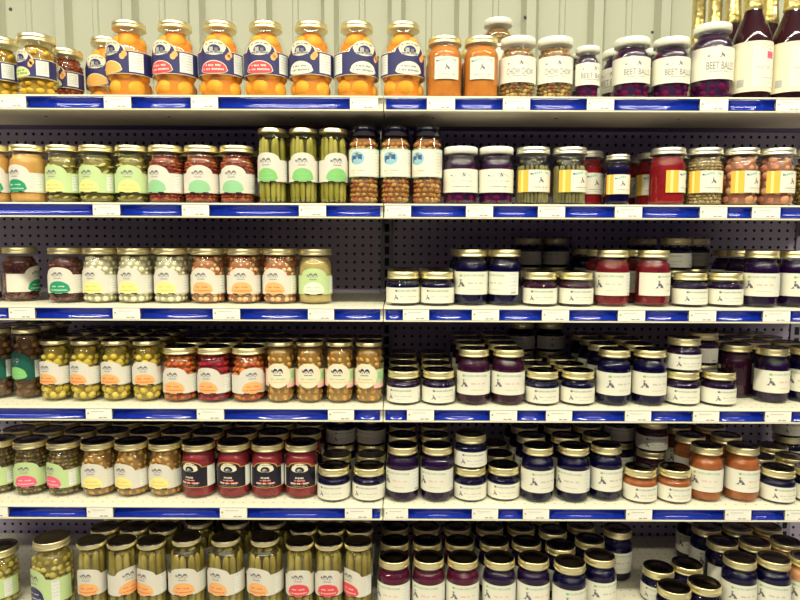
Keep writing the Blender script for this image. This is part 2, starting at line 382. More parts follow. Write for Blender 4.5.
def L_black(R, H):
    L = Lab(R); lo, zs, zh = .22*H, .60*H, .70*H; W = 42
    L.patch(-62, 62, lo, hump(zs, zh, W), 'gold', 0, 50); L.patch(-61, 61, lo+.0012, hump(zs-.001, zh-.0012, W-2), 'black', 1, 50)
    L.patch(62, 100, lo, zs, 'info', 0, 6); L.patch(-100, -62, lo, zs, 'info', 0, 6)
    zc = zs-.001; L.oval(0, zc-.005, 30, .0175, 'cream', 2, True); L.oval(0, zc-.007, 16, .0105, 'black', 3, True); L.patch(-9, 6, zc-.0085, lambda a, u: zc-.001-.003*abs(u), 'lgrey', 4, 4); L.patch(-1, 8, zc-.0085, zc-.004, 'grey', 5, 2); L.marks(0, zc+.006, 22, .0028, 'black', 3, arc=.002)
    L.marks(0, lo+.0265, 15, .005, 'white', 3, seed=3); L.marks(0, lo+.0195, 19, .0055, 'redtext', 3, seed=4); L.marks(0, lo+.0195, 19, .0022, 'white', 4, seed=4)
    L.patch(-34, 34, lo+.0100, lo+.0140, 'redtext', 2, 8); L.marks(0, lo+.0118, 32, .0048, 'white', 3, seed=5); L.marks(0, lo+.005, 28, .0018, 'lgrey', 3, seed=6)
    return L.mesh()
def L_square(R, H, z=(.30, .66), yellow=False, off=0):
    L = Lab(R); lo, hi = z[0]*H, z[1]*H; T = hi-lo
    if yellow:
        L.patch(-80, 62, lo, hi, 'gold', 0, 30); L.patch(-66, -58, lo, hi, 'paleyellow', 1, 2)
    L.patch(-40, 44, lo+.0006, hi-.0006, 'mint', 2, 18); L.patch(-38.5, 42.5, lo+.0014, hi-.0014, 'white', 3, 18)
    L.marks(4, hi-.0105, 31, .0062, 'teal', 4, arc=.0045, seed=2); L.oval(-31, hi-.010, 4, .0022, 'dgrey', 4, n=6)
    L.sketch(1, lo+T*.55, T*.28, 'dgrey', 4)
    L.marks(2, lo+T*.22, 30, .0022, 'grey', 4, seed=6); L.marks(2, lo+T*.12, 24, .0016, 'lgrey', 4, seed=7)
    return L.mesh()
def L_band(R, H, txt=None, z=(.26, .67), span=100):
    L = Lab(R); lo, hi = z[0]*H, z[1]*H; T = hi-lo; k = .044/R
    L.patch(-span, span, lo, hi, 'white', 0, 50)
    L.sketch(3, lo+T*.76, T*.18, 'dgrey', 2); L.marks(0, lo+T*.66, 30*k, .0026, 'lgrey', 1, arc=.008, seed=2); L.oval(-36*k, lo+T*.72, 4, .0016, 'grey', 2, n=6)
    if txt: L.text(txt, 2, lo+T*.42, T*.23, 'grey', 2, 88*k)
    else: L.marks(0, lo+T*.48, 36*k, .003, 'lgrey', 1, seed=7)
    L.marks(2, lo+T*.24, 37*k, .0023, 'dgrey' if not txt else 'grey', 2, seed=4); L.marks(0, lo+T*.12, 20*k, .0014, 'lgrey', 1, seed=5)
    L.patch(62*k, 84*k, lo+.004, hi-.003, 'info', 1, 4)
    for q in range(4): L.marks(73*k, hi-.008-q*.006, 9, .0014, 'lgrey', 2, seed=q)
    return L.mesh()
def L_jam(R, H, tint='text_pink', short=False):
    L = Lab(R); lo, hi = ((.085, .53) if short else (.20, .605)); lo *= H; hi *= H; T = hi-lo
    L.patch(-104, 104, lo, hi, 'white', 0, 50)
    if short:
        L.marks(4, hi-T*.20, 36, .0048, 'text_green', 2, seed=3); L.marks(4, hi-T*.2, 36, .0014, 'lgrey', 3, seed=3); L.oval(-33, hi-T*.2, 4, .0026, 'dgrey', 2, n=6)
        L.sketch(-34, lo+T*.38, T*.34, 'dgrey', 2); L.marks(10, lo+T*.42, 30, .0026, 'lgrey', 2, seed=5); L.marks(10, lo+T*.22, 22, .0014, 'lgrey', 2, seed=6)
    else:
        L.marks(8, hi-T*.17, 42, .0056, 'text_green', 2, seed=3, arc=.001); L.oval(-36, hi-T*.17, 5, .003, 'green', 2, n=6)
        L.sketch(-34, lo+T*.50, T*.38, 'dgrey', 2); L.marks(18, lo+T*.50, 26, .0042, tint, 2, seed=5); L.marks(12, lo+T*.22, 22, .0018, 'lgrey', 2, seed=6)
    L.patch(66, 100, lo+.003, hi-.003, 'info', 1, 5)
    for q in range(5): L.marks(82, hi-.006-q*T*.16, 14, .0015, 'lgrey', 2, seed=q)
    L.patch(74, 92, lo+.003, lo+.008, 'lgrey', 3, 2)
    return L.mesh()
def L_panel(R, H):
    L = Lab(R); lo, hi = .35*H, .70*H; T = hi-lo
    L.patch(-100, 100, lo, hi, 'mint', 0, 50); L.patch(-100, 100, lo+.003, hi-.005, 'white', 1, 50)
    L.oval(-24, hi-T*.33, 30, T*.24, 'sky', 2); L.patch(-46, -26, hi-T*.48, hi-T*.24, 'blue', 3, 3); L.patch(-20, -4, hi-T*.42, hi-T*.20, 'blue', 3, 3); L.patch(-30, -18, hi-T*.30, hi-T*.14, 'grey', 3, 3); L.oval(-22, hi-T*.43, 20, T*.07, 'sky', 4)
    L.marks(-22, lo+T*.22, 28, .003, 'orange', 3, seed=2); L.marks(-22, lo+T*.13, 26, .002, 'palepink', 3, seed=3)
    for q in range(7): L.marks(64, hi-.009-q*T*.115, 16, .0016, 'lgrey', 3, seed=q)
    return L.mesh()
def L_oval(R, H):
    L = Lab(R); lo, zs, zh = .26*H, .56*H, .66*H; T = zh-lo
    L.patch(-100, -40, lo+.004, zs, 'palepink', 0, 12); L.patch(40, 100, lo+.004, zs, 'palegreen', 0, 12); L.patch(36, 100, lo, lo+.012, 'palepink', 1, 12)
    L.oval(0, lo+T*.5, 52, T*.5, 'cream', 2, n=20); L.riders(0, lo+T*.66, T*.34, 'purple', 3); L.riders(0, lo+T*.655, T*.30, 'purple', 4)
    L.marks(0, lo+T*.36, 32, .0028, 'green', 3, seed=2); L.marks(0, lo+T*.24, 36, .0028, 'orange', 3, seed=4)
    L.oval(66, lo+T*.5, 12, .010, 'mid_green', 1)
    return L.mesh()
def L_bottle(R, H):
    L = Lab(R); lo, hi = .020, .137
    L.patch(-118, 118, lo, hi, 'cream', 0, 60); L.patch(-22, 78, lo+.010, hi-.010, 'lgrey', 1, 30); L.patch(-21, 77, lo+.011, hi-.011, 'white', 2, 30)
    L.patch(22, 48, hi-.040, hi-.024, 'pink', 3, 6); L.marks(35, hi-.032, 10, .003, 'redtext', 4, seed=3)
    L.marks(14, hi-.022, 26, .0035, 'lgrey', 3, arc=.006); L.marks(25, hi-.062, 36, .007, 'palepink', 3, seed=5); L.marks(25, hi-.085, 28, .003, 'lgrey', 3, seed=6); L.marks(25, lo+.022, 30, .002, 'lgrey', 3, seed=7)
    L.patch(-60, -40, lo+.012, lo+.03, 'lgrey', 1, 3)
    return L.mesh()

# ------------------------------------------------------------------ jar shapes
#        H     R     lidR  lidh  shoulder start, smoothness
TYPES = {
 'Q':  (.183, .0541, .0395, .0165, .60, 'slope'),
 'BB': (.242, .0430, .0370, .0170, .80, 'round'),
 'B':  (.183, .0505, .0430, .0180, .68, 'round'),
 'P':  (.140, .0426, .0415, .0165, .655, 'round'),
 'PS': (.140, .0400, .0385, .0150, .655, 'round'),
 'V':  (.148, .0442, .0420, .0180, .67, 'round'),
 'A':  (.148, .0425, .0405, .0170, .67, 'round'),
 'J':  (.140, .0418, .0385, .0180, .65, 'round'),
 'S':  (.085, .0422, .0395, .0185, .56, 'round'),
 'L':  (.125, .0300, .0285, .0140, .67, 'round'),
 'TT': (.182, .0356, .0345, .0120, .86, 'round'),
 'K':  (.188, .0370, .0330, .0240, .84, 'round'),
 'T':  (.156, .0364, .0335, .0115, .80, 'round'),
 'W':  (.187, .0465, .0355, .0130, .78, 'round'),
}
def prof_of(tp):
    H, R, lr, lh, s0, kind = TYPES[tp]
    nz = H - lh - .004; nr = lr - .0050; z0 = s0*H; zq = z0 + .66*(nz-z0) if kind == 'round' else nz
    p = [(R*.55, .0035), (R*.80, .0), (R-.004, .0015), (R-.001, .006), (R, .012), (R, z0)]
    n = 8
    for i in range(1, n+1):
        t = i/n
        if kind == 'slope': s = (3*t*t-2*t**3)*.55 + t*.45; p.append((R+(nr-R)*s, z0+(nz-z0)*t))
        else: a = t*PI/2; p.append((nr+(R-nr)*math.cos(a), z0+(zq-z0)*math.sin(a)))
    if kind == 'round': p.append((nr, nz))
    p.append((nr, H-.004)); return p
def rz(tp, z):
    p = prof_of(tp)
    for (r0, a), (r1, b) in zip(p[1:], p[2:]):
        if a <= z <= b and b > a: return r0+(r1-r0)*(z-a)/(b-a)
    return p[-1][0]
CACHE = {}
def cached(key, fn):
    if key not in CACHE: CACHE[key] = fn()
    return CACHE[key]
def glass_mesh(tp):
    bm = bmesh.new(); lathe(bm, prof_of(tp), 36, True, False)
    return tomesh(bm, 'glass', [GLASS])
def lid_mesh(tp, lk):
    H, R, lr, lh, _, _ = TYPES[tp]; bm = bmesh.new(); b = H-lh
    if lk == 'gold' or lk == 'silver':
        p = [(lr-.003, b+.0005), (lr, b), (lr+.0008, b+.0015), (lr, b+.003), (lr-.0012, b+lh*.32), (lr-.0010, b+lh*.48), (lr, b+lh*.56), (lr-.0008, b+lh*.66), (lr-.0008, b+lh*.86),
             (lr-.0018, H-.0006), (lr-.0035, H), (lr-.006, H-.0004), (lr-.0075, H-.0012), (lr*.6, H-.0012), (lr*.5, H-.0007), (.002, H-.0007)]
        m = M_GOLD if lk == 'gold' else M_SILVER
    elif lk == 'flat':
        p = [(lr-.002, b), (lr, b+.0008), (lr+.0006, b+.002), (lr-.0004, b+.004), (lr-.0004, H-.002), (lr-.0018, H-.0002), (lr-.004, H), (lr-.006, H-.0012), (lr*.5, H-.0012), (.002, H-.0010)]
        m = M_GOLD
    else:
        p = [(lr-.002, b), (lr, b+.0006), (lr, H-.003), (lr-.001, H-.001), (lr-.003, H), (lr*.7, H-.0005), (.002, H-.0005)]
        m = M_WHITELID if lk == 'white' else M_BLACKLID
    lathe(bm, p, 36)
    if lk in ('gold', 'silver', 'flat'):
        for f in bm.faces:
            if min(v.co.z for v in f.verts) > H-.0021: f.material_index = 1
    me = tomesh(bm, 'lid', [m, M_LIDTOP] if lk in ('gold', 'silver', 'flat') else [m]); return me
# contents ----------------------------------------------------------
def core(bm, tp, top, inset=.0022, mi=0):
    H = TYPES[tp][0]; p = [(max(r-inset, .002), max(z, .003)) for r, z in prof_of(tp)[1:] if z < top]
    p = [(p[0][0]*.9, .003)] + [q for q in p[1:] if q[1] > .0031]; p.append((max(rz(tp, top)-inset, .004), top)); lathe(bm, p, 32, mi=mi)
FILL = {  # jam colours etc
 'navyjam': [(7,4,42), (12,7,50)], 'purplejam': [(26,8,46), (36,12,50)], 'magentajam': [(70,14,40), (90,22,46)], 'redjam': [(100,22,34), (122,34,38)],
 'winejam': [(46,14,38), (60,20,42)], 'amberbutter': [(188,114,46), (200,128,56)], 'rustjam': [(150,84,42), (168,98,52)], 'redsauce': [(122,36,44), (140,46,50)],
 'applesauce': [(198,150,80), (210,164,96)], 'tansauce': [(176,156,96), (190,170,110)], 'salsared': [(124,24,30), (146,34,36)], 'peachjam': [(222,160,110), (232,176,126)]}
def scatter(bm, tp, top, r, n, seed, sc=(1,1,1), jit=.3, mi=0, seg=8):
    """pieces packed against the glass in rings"""
    rnd = random.Random(seed); z = .006 + r*.8
    while z < top - r*.5:
        rr = rz(tp, z); rr = min(rr, rz(tp, min(z+r*.8, top))) - r*.9 - .002
        if rr < r: rr = max(rr, r*.3)
        cnt = max(3, int(2*PI*rr/(r*1.75))); ph = rnd.random()*6
        for k in range(cnt):
            a = ph + 2*PI*k/cnt + rnd.uniform(-.1, .1); q = r*rnd.uniform(1-jit, 1.05)
            rot = Matrix.Rotation(rnd.uniform(0, PI), 4, 'Z') @ Matrix.Rotation(rnd.uniform(-.8, .8), 4, 'X')
            lump(bm, rr*math.sin(a), -rr*math.cos(a), z+rnd.uniform(-.2, .2)*r, q, sc, rot, mi if not isinstance(mi, list) else rnd.choice(mi), seg)
        z += r*1.45
def content_mesh(tp, ct):
    H = TYPES[tp][0]; bm = bmesh.new(); top = H - TYPES[tp][3] - .006; rnd = random.Random(hash(ct) % 97 if False else sum(map(ord, ct)))
    if ct in FILL:
        core(bm, tp, top); return tomesh(bm, 'contents', [noisemat('fill_'+ct, FILL[ct], 45, .35)])
    if ct == 'peach':
        core(bm, tp, top-.002, .0115); r = .0268; z = .026; ring = 0
        while z < top-.006:
            rr = rz(tp, min(z+.006, top)) - r - .0025 + .004; rr = max(rr, .006); n = 5 if rr > .024 else (4 if rr > .014 else 3); rr = max(rr, .007)
            for k in range(n):
                a = 2*PI*(k+.5*(ring % 2))/n + rnd.uniform(-.12, .12); q = min(r, rz(tp, min(z+.008, top))-rr-.002) * rnd.uniform(.95, 1)
                lump(bm, rr*math.sin(a), -rr*math.cos(a), z+rnd.uniform(-.003, .003), q, (1, 1, .95), None, 1, 18)
            z += .035; ring += 1
        return tomesh(bm, 'contents', [mat('peach_syrup', (222,136,42), .3), noisemat('peach_flesh', [(226,150,46), (234,164,56), (240,180,74)], 25, .35)])
    if ct == 'beets':
        core(bm, tp, top, .005); scatter(bm, tp, top, .012, 1, 4, mi=1, seg=12)
        return tomesh(bm, 'contents', [mat('beet_juice', (44,8,50), .3), noisemat('beet_flesh', [(70,12,52), (104,20,60)], 30, .35)])
    if ct in ('spears', 'beans', 'asparagus'):
        core(bm, tp, top-.010, .013); R = TYPES[tp][1]; r = {'spears': .0085, 'beans': .0042, 'asparagus': .0062}[ct]
        n = int(2*PI*(R-r-.003)/(r*1.95))
        for k in range(n):
            a = 2*PI*k/n; rr = R - r - .0032; tz = min(top-rnd.uniform(0, .010), TYPES[tp][4]*H+.004); lean = rnd.uniform(-.16, .16) if ct != 'spears' else rnd.uniform(-.32, .32)
            capsule(bm, (rr*math.sin(a), -rr*math.cos(a), .005), (rr*math.sin(a+lean)*.98, -rr*math.cos(a+lean)*.98, tz), r, 8, 1)
        if ct != 'asparagus':
            for k in range(6):
                a = rnd.uniform(0, 6.28); rr = TYPES[tp][2]-.017; lump(bm, rr*math.sin(a), -rr*math.cos(a), top-.010, .008, (1, 1, .7), None, 1)
        cc = {'spears': [(118,104,44), (146,130,60), (170,154,84)], 'beans': [(100,96,64), (132,126,84), (160,152,108)], 'asparagus': [(124,118,46), (152,144,62), (174,166,86)]}[ct]
        return tomesh(bm, 'contents', [mat('brine_'+ct, tuple(int(v*.5) for v in cc[0]), .3), noisemat('veg_'+ct, cc, 40, .4, stretch=(1,1,.35))])
    spec = {  # piece radius, flattening, brine, piece colours
     'cucumber': (.0105, (1,1,.38), (84,80,36), [(136,124,44), (176,164,76), (204,192,116)]),
     'olives': (.0100, (1,1,.9), (70,56,30), [(132,112,48), (172,156,72), (196,180,92)]),
     'mushrooms': (.0125, (1,1,.75), (62,42,22), [(120,84,44), (160,120,66), (186,150,92)]),
     'sprouts': (.0112, (1,1,.95), (120,90,30), [(180,150,44), (204,178,66), (218,196,90)]),
     'cauliflower': (.0085, (1,1,.9), (206,194,128), [(222,212,160), (236,228,184), (244,238,206)]),
     'redcauli': (.0085, (1,1,.9), (170,70,40), [(226,196,130), (214,120,60), (190,60,44), (236,216,160)]),
     'relish': (.0055, (1,1,.7), (110,42,30), [(150,60,40), (190,96,50), (168,120,60), (120,36,36)]),
     'greenrelish': (.0070, (1,1,.7), (70,60,34), [(120,110,54), (160,144,80), (104,70,50)]),
     'chow': (.0062, (1,1,.7), (96,62,40), [(160,120,60), (190,156,88), (120,54,50), (128,112,62), (204,176,108)]),
     'mixed': (.0076, (1,1,.8), (110,60,36), [(166,112,56), (188,142,78), (160,66,46), (140,100,56), (190,156,92)]),
     'peppers': (.0095, (1,1,.7), (178,90,30), [(206,114,40), (216,138,58), (180,66,44)]),
     'redpeppers': (.0095, (1,1,.7), (160,30,40), [(160,34,46), (176,54,48), (140,26,46)]),
     'garlic': (.0095, (1,.7,1), (160,110,50), [(196,150,70), (212,176,90), (180,120,60)]),
     'brownsalad': (.0072, (1,1,.8), (62,34,34), [(96,56,46), (130,84,62), (86,40,44)]),
     'pinkfruit': (.0130, (1,1,.8), (196,100,80), [(204,150,112), (210,160,124), (186,96,82), (206,146,104)]),
     'tangrain': (.0050, (1,1,.7), (120,100,60), [(160,138,92), (190,168,120), (140,120,76)]),
     'yellowsalad': (.0120, (1,1,.6), (170,130,30), [(206,160,44), (226,186,76), (214,170,50)]),
     'darkolive': (.0120, (1,1,.8), (44,28,24), [(110,78,44), (150,108,62), (90,60,40)]),
    }[ct]
    r, sc, br, cc = spec
    up = lambda c, g: tuple(255*(v/255)**g for v in c)
    br = tuple(.76*sum(c[i] for c in cc)/len(cc) for i in range(3)); cc = [up(c, .90) for c in cc]; cc = [tuple(.72*c[i] + .28*sum(d[i] for d in cc)/len(cc) for i in range(3)) for c in cc]
    core(bm, tp, top-.002, .0025+r*(.42 if ct in ('pinkfruit', 'cauliflower', 'redcauli', 'garlic') else .72)); scatter(bm, tp, top, r, 1, len(ct)*3+1, sc, mi=1, seg=7 if r < .007 else 9)
    return tomesh(bm, 'contents', [mat('brine_'+ct, br, .3), noisemat('pieces_'+ct, cc, 70 if r > .007 else 110, .4, 'vor')])

# ------------------------------------------------------------------ products: type, contents, lid, label builder, name, look, short
K = {
 'pe_l': ('V', 'yellowsalad', 'gold', ('navy', 'lime')), 'pe_s': ('P', 'relish', 'gold', ('navy', 'lime')), 'pe_o': ('Q', 'peach', 'gold', ('navy', 'peach')),
 'pe_r': ('Q', 'peach', 'gold', ('navy', 'red')), 'pe_w': ('Q', 'peach', 'gold', ('navy', 'white')),
 'amber': ('A', 'amberbutter', 'gold', ('square',)), 'bigwhite': ('BB', 'chow', 'white', ('band', None)), 'chow': ('V', 'chow', 'white', ('band', 'CHOW CHOW')),
 'beet_s': ('L', 'beets', 'white', ('band', 'BEET BALLS')), 'beet': ('V', 'beets', 'white', ('band', 'BEET BALLS')), 'beet_b': ('B', 'beets', 'white', ('band', 'BEET BALLS')),
 'app': ('P', 'applesauce', 'gold', ('arch', 'deep_green', 'paper', 'paper')), 'cuc_s': ('PS', 'cucumber', 'gold', ('arch', 'paleyellow', 'palegreen', 'palegreen')),
 'cuc': ('P', 'cucumber', 'gold', ('arch', 'paleyellow', 'palegreen', 'palegreen')), 'salsa': ('P', 'relish', 'gold', ('arch', 'mid_green', 'paper', 'paper')),
 'asp': ('TT', 'asparagus', 'flat', ('archT', 'green', 'paper', 'paper')), 'olive_k': ('K', 'mixed', 'black', ('panel',)),
 'redbeet': ('P', 'beets', 'white', ('bandlow', None)), 'gbeans': ('P', 'beans', 'silver', ('squareY',)), 'rsalsa': ('P', 'salsared', 'silver', ('squareY',)), 'slimdark': ('L', 'navyjam', 'silver', ('squareY',)),
 'tan': ('P', 'tangrain', 'silver', ('squareY',)), 'pink': ('P', 'pinkfruit', 'silver', ('squareY',)), 'dgreen': ('P', 'greenrelish', 'silver', ('squareY',)),
 'bsalad': ('P', 'brownsalad', 'gold', ('arch', 'deep_green', 'paper', 'paper')), 'cauli': ('P', 'cauliflower', 'gold', ('arch', 'paleyellow', 'paper', 'paper')),
 'rcauli': ('P', 'redcauli', 'gold', ('arch', 'orange', 'paper', 'paper')), 'gsauce': ('P', 'tansauce', 'gold', ('arch', 'white', 'palegreen', 'palegreen')),
 's_navy': ('S', 'navyjam', 'gold', ('jamS',)), 's_wine': ('S', 'winejam', 'gold', ('jamS',)), 's_purple': ('S', 'purplejam', 'gold', ('jamS',)), 's_rust': ('S', 'rustjam', 'gold', ('jamS',)),
 'j_navy': ('J', 'navyjam', 'gold', ('jam', 'lgrey')), 'j_red': ('J', 'redjam', 'gold', ('jam', 'text_green')), 'j_purple': ('J', 'purplejam', 'gold', ('jam', 'text_pink')),
 'j_wine': ('J', 'winejam', 'gold', ('jam', 'text_pink')), 'j_mag': ('J', 'magentajam', 'gold', ('jam', 'text_pink')), 'j_rust': ('J', 'rustjam', 'gold', ('jam', 'text_pink')), 'j_peach': ('J', 'peachjam', 'gold', ('jam', 'text_pink')),
 'dolive': ('TT', 'darkolive', 'flat', ('archT', 'green', 'dark_green', 'dark_green')), 'sprout': ('T', 'sprouts', 'flat', ('archT', 'orange', 'paper', 'paper')),
 'pep_o': ('P', 'peppers', 'gold', ('arch', 'orange', 'paper', 'paper')), 'pep_r': ('P', 'redpeppers', 'gold', ('arch', 'orange', 'paper', 'paper')), 'garlic': ('T', 'garlic', 'flat', ('oval',)),
 'relpink': ('P', 'greenrelish', 'gold', ('arch', 'pink', 'palegreen', 'palegreen')), 'tansalad': ('P', 'garlic', 'gold', ('arch', 'paleyellow', 'paper', 'paper')),
 'redblack': ('P', 'redsauce', 'gold', ('black',)),
 'olbig': ('B', 'olives', 'gold', ('arch', 'navy', 'palegreen', 'palegreen')), 'olsm': ('V', 'olives', 'gold', ('arch', 'navy', 'palegreen', 'palegreen')),
 'sp_o': ('TT', 'spears', 'flat', ('archT', 'orange', 'paper', 'paper')), 'spw_o': ('W', 'spears', 'flat', ('archT', 'orange', 'paper', 'paper')), 'sp_r': ('TT', 'spears', 'flat', ('archT', 'red', 'paper', 'paper')),
}
DESC = {
 'pe_l': ('jar of yellow salad, lime oval on navy label', 'yellow salad jar'), 'pe_s': ('small brown relish jar with navy label', 'brown relish jar'), 'pe_o': ('large peach jar, peach oval on navy label', 'peach-oval peach jar'),
 'pe_r': ('large peach jar, red oval on navy label', 'red-oval peach jar'), 'pe_w': ('large peach jar, white oval on navy label', 'white-oval peach jar'),
 'amber': ('amber fruit butter jar with square white label', 'amber butter jar'), 'bigwhite': ('big white-lidded jar rising behind the amber jars', 'big jar'), 'chow': ('white-lidded chow chow jar with white band label', 'chow chow jar'),
 'beet_s': ('small slim white-lidded beet jar', 'slim beet jar'), 'beet': ('white-lidded pint jar labelled BEET BALLS', 'pint beet ball jar'), 'beet_b': ('biggest white-lidded BEET BALLS jar, beside the bottles', 'big beet jar'),
 'app': ('applesauce jar with green half oval label', 'applesauce jar'), 'cuc_s': ('narrow cucumber jar, green and yellow label', 'narrow cucumber jar'), 'cuc': ('wide cucumber jar, green and yellow label', 'wide cucumber jar'),
 'salsa': ('red-brown relish jar, pale green oval label', 'red-brown relish jar'), 'asp': ('tall slim asparagus jar, green oval label', 'asparagus jar'), 'olive_k': ('tall black-lidded mixed vegetable jar', 'black-lidded jar'),
 'redbeet': ('white-lidded dark beet jar with white band', 'beet jar'), 'gbeans': ('silver-lidded green bean jar, yellow edged label', 'green bean jar'), 'rsalsa': ('red salsa jar with silver lid', 'red salsa jar'),
 'slimdark': ('slim dark jar with pale label', 'slim dark jar'), 'tan': ('tan grainy relish jar with silver lid', 'tan relish jar'), 'pink': ('pink peach fruit jar with silver lid', 'pink fruit jar'), 'dgreen': ('dark green relish jar at right edge', 'dark green jar'),
 'bsalad': ('dark bean salad jar, deep green oval label', 'bean salad jar'), 'cauli': ('white cauliflower jar, yellow oval label', 'white cauliflower jar'), 'rcauli': ('reddish cauliflower jar, orange oval label', 'reddish cauliflower jar'),
 'gsauce': ('pale sauce jar with all green label', 'green-label sauce jar'), 's_navy': ('short navy jam jar with white label', 'short navy jar'), 's_wine': ('short wine-red jam jar with white label', 'short wine-red jar'),
 's_purple': ('short purple jam jar with white label', 'short purple jar'), 's_rust': ('short rust-orange jam jar with white label', 'short rust jar'), 'j_navy': ('pint jar of navy jam with white label', 'navy pint jar'),
 'j_red': ('pint jar of red jam with white label', 'red pint jar'), 'j_purple': ('pint jar of purple jam with white label', 'purple pint jar'), 'j_wine': ('pint jar of wine-red jam', 'wine-red pint jar'),
 'j_mag': ('pint jar of magenta jam with white label', 'magenta pint jar'), 'j_rust': ('pint jar of rust-orange jam with white label', 'rust pint jar'), 'j_peach': ('pint jar of peach-coloured jam at right edge', 'peach pint jar'),
 'dolive': ('tall dark olive jar with dark green label', 'dark olive jar'), 'sprout': ('slim jar of yellow sprouts, orange oval label', 'yellow sprout jar'), 'pep_o': ('orange pepper jar, orange oval white label', 'orange pepper jar'),
 'pep_r': ('red pepper jar, orange oval white label', 'red pepper jar'), 'garlic': ('slim garlic jar with round cream label', 'garlic jar'), 'relpink': ('relish jar, pink oval on green label', 'pink-oval relish jar'),
 'tansalad': ('tan pickle jar, yellow oval white label', 'tan pickle jar'), 'redblack': ('red sauce jar with black label', 'black-label red jar'), 'olbig': ('large pickle jar, navy oval on green label', 'large green-label jar'),
 'olsm': ('pickle jar with navy oval cut by left edge', 'left-edge pickle jar'), 'sp_o': ('slim pickle spear jar, orange oval label', 'slim orange-oval spear jar'), 'spw_o': ('wide pickle spear jar, orange oval label', 'wide orange-oval spear jar'), 'sp_r': ('slim pickle spear jar, red oval label', 'red-oval spear jar'),
}
NAME = {'pe_o': 'peach_jar', 'pe_r': 'peach_jar', 'pe_w': 'peach_jar', 'amber': 'fruit_butter_jar', 'beet': 'beet_jar', 'beet_s': 'beet_jar', 'beet_b': 'beet_jar', 'redbeet': 'beet_jar', 'asp': 'asparagus_jar',
        'app': 'applesauce_jar', 'gsauce': 'sauce_jar', 'redblack': 'sauce_jar', 'garlic': 'garlic_jar', 'dolive': 'olive_jar', 'salsa': 'relish_jar', 'rsalsa': 'salsa_jar', 'chow': 'relish_jar'}
def kname(k):
    if k in NAME: return NAME[k]
    return 'jam_jar' if k[:2] in ('s_', 'j_') else 'pickle_jar'
def label_mesh(tp, spec):
    H, R = TYPES[tp][:2]; a = spec[0]
    if a == 'navy': return L_navy(R, H, spec[1])
    if a == 'arch': return L_arch(R, H, spec[1], spec[2], spec[3])
    if a == 'archT': return L_arch(R, H, spec[1], spec[2], spec[3], (.29, .575, .67))
    if a == 'square': return L_square(R, H)
    if a == 'squareY': return L_square(R, H, (.22, .60), True)
    if a == 'band': return L_band(R, H, spec[1])
    if a == 'bandlow': return L_band(R, H, spec[1], (.21, .61))
    if a == 'jam': return L_jam(R, H, spec[1])
    if a == 'jamS': return L_jam(R, H, short=True)
    if a == 'panel': return L_panel(R, H)
    if a == 'oval': return L_oval(R, H)
    if a == 'black': return L_black(R, H)

USED = {}
PLACED = []
ROOTS = []
PAIRS = []
def setlabel(o, lab):
    n = len(lab.split())
    if n > 16: print('LONG', n, lab)
    if lab in USED: print('DUP', lab)
    USED[lab] = 1; o['label'] = lab
PROTO = {}
KIDS = {}
def dup_tree(root):                         # a thing and each of its parts
    r = root.copy(); C.objects.link(r)
    if root.name not in KIDS: KIDS[root.name] = list(root.children)
    for ch in KIDS[root.name]:
        c = ch.copy(); C.objects.link(c); c.parent = r
    return r
def jar(k, x, y, z, yaw, label, group):
    if k in PROTO: r = dup_tree(PROTO[k])
    else:
        tp, ct, lk, lb = K[k]
        r = bpy.data.objects.new(kname(k), None); C.objects.link(r)
        obj('glass', cached(('g', tp), lambda: glass_mesh(tp)), r)
        obj('contents', cached(('c', tp, ct), lambda: content_mesh(tp, ct)), r)
        obj('lid', cached(('l', tp, lk), lambda: lid_mesh(tp, lk)), r)
        obj('label', cached(('b', tp, lb), lambda: label_mesh(tp, lb)), r)
        PROTO[k] = r
    r.location = (x, y, z+.0002); r.rotation_euler = (0, 0, math.radians(yaw)); r['category'] = 'jar'; setlabel(r, label)
    if group: r['group'] = group
    ROOTS.append(r)
    PLACED.append((x, y, z, TYPES[K[k][0]][1], '%s y=%.3f' % (label, y), 0, TYPES[K[k][0]][0]))
    return r
ORD = ['leftmost', 'second', 'third', 'fourth', 'fifth', 'sixth', 'seventh']
ORN = ['first', 'second', 'third', 'fourth', 'fifth', 'sixth', 'seventh']
BACK = ['', 'one row behind', 'two rows behind', 'three rows behind', 'four rows behind']
WORD = ['', 'one', 'two', 'three', 'four', 'five', 'six']

def run(si, k, items, gap=.012, n=0, pitch=None, tag='', skip=()):
    """items: (column px, label turn in degrees[, extra gap[, rows behind]])"""
    tp = K[k][0]; H, R = TYPES[tp][:2]; z = TOPZ[si]; m = len(items); desc, short = DESC[k]; grp = '%ss on the %s shelf' % (short, SHELF[si])
    front = -.045 if si == 5 else 0
    for i, it in enumerate(items):
        px, yaw = it[:2]; g = it[2] if len(it) > 2 and it[2] is not None else gap; nb = it[3] if len(it) > 3 else n
        y = front + g + R; x = xat(px, y, z+H*.5)
        where = tag or ('%s shelf' % SHELF[si])
        lab = desc + (', %s of %s, ' % (ORD[i] if i < m-1 or m < 3 else 'rightmost', WORD[m]) if m > 1 else ', ') + where
        if m == 2: lab = desc + ', %s one of a pair, ' % ('left' if i == 0 else 'right') + where
        jar(k, x, y, z, yaw, lab, grp if m > 1 or nb else None)
        p = pitch or (2*R + .004)
        for b in range(1, nb+1):
            who = (ORN[i] + ' ' if m > 1 else '') + short
            rnd = random.Random(int(px*7+b+si*31))
            jar(k, x + rnd.uniform(-.002, .002), y + b*p, z, rnd.uniform(-50, 50), '%s %s the front %s%s' % (short, BACK[b], who, ', ' + where), grp)
def single(si, k, px, yaw, y, lab, level=0, group=None):
    tp = K[k][0]; H, R = TYPES[tp][:2]; z = TOPZ[si] + level*(TYPES['S'][0]+.0004); x = xat(px, y, z+H*.5)
    return jar(k, x, y, z, yaw, lab, group)
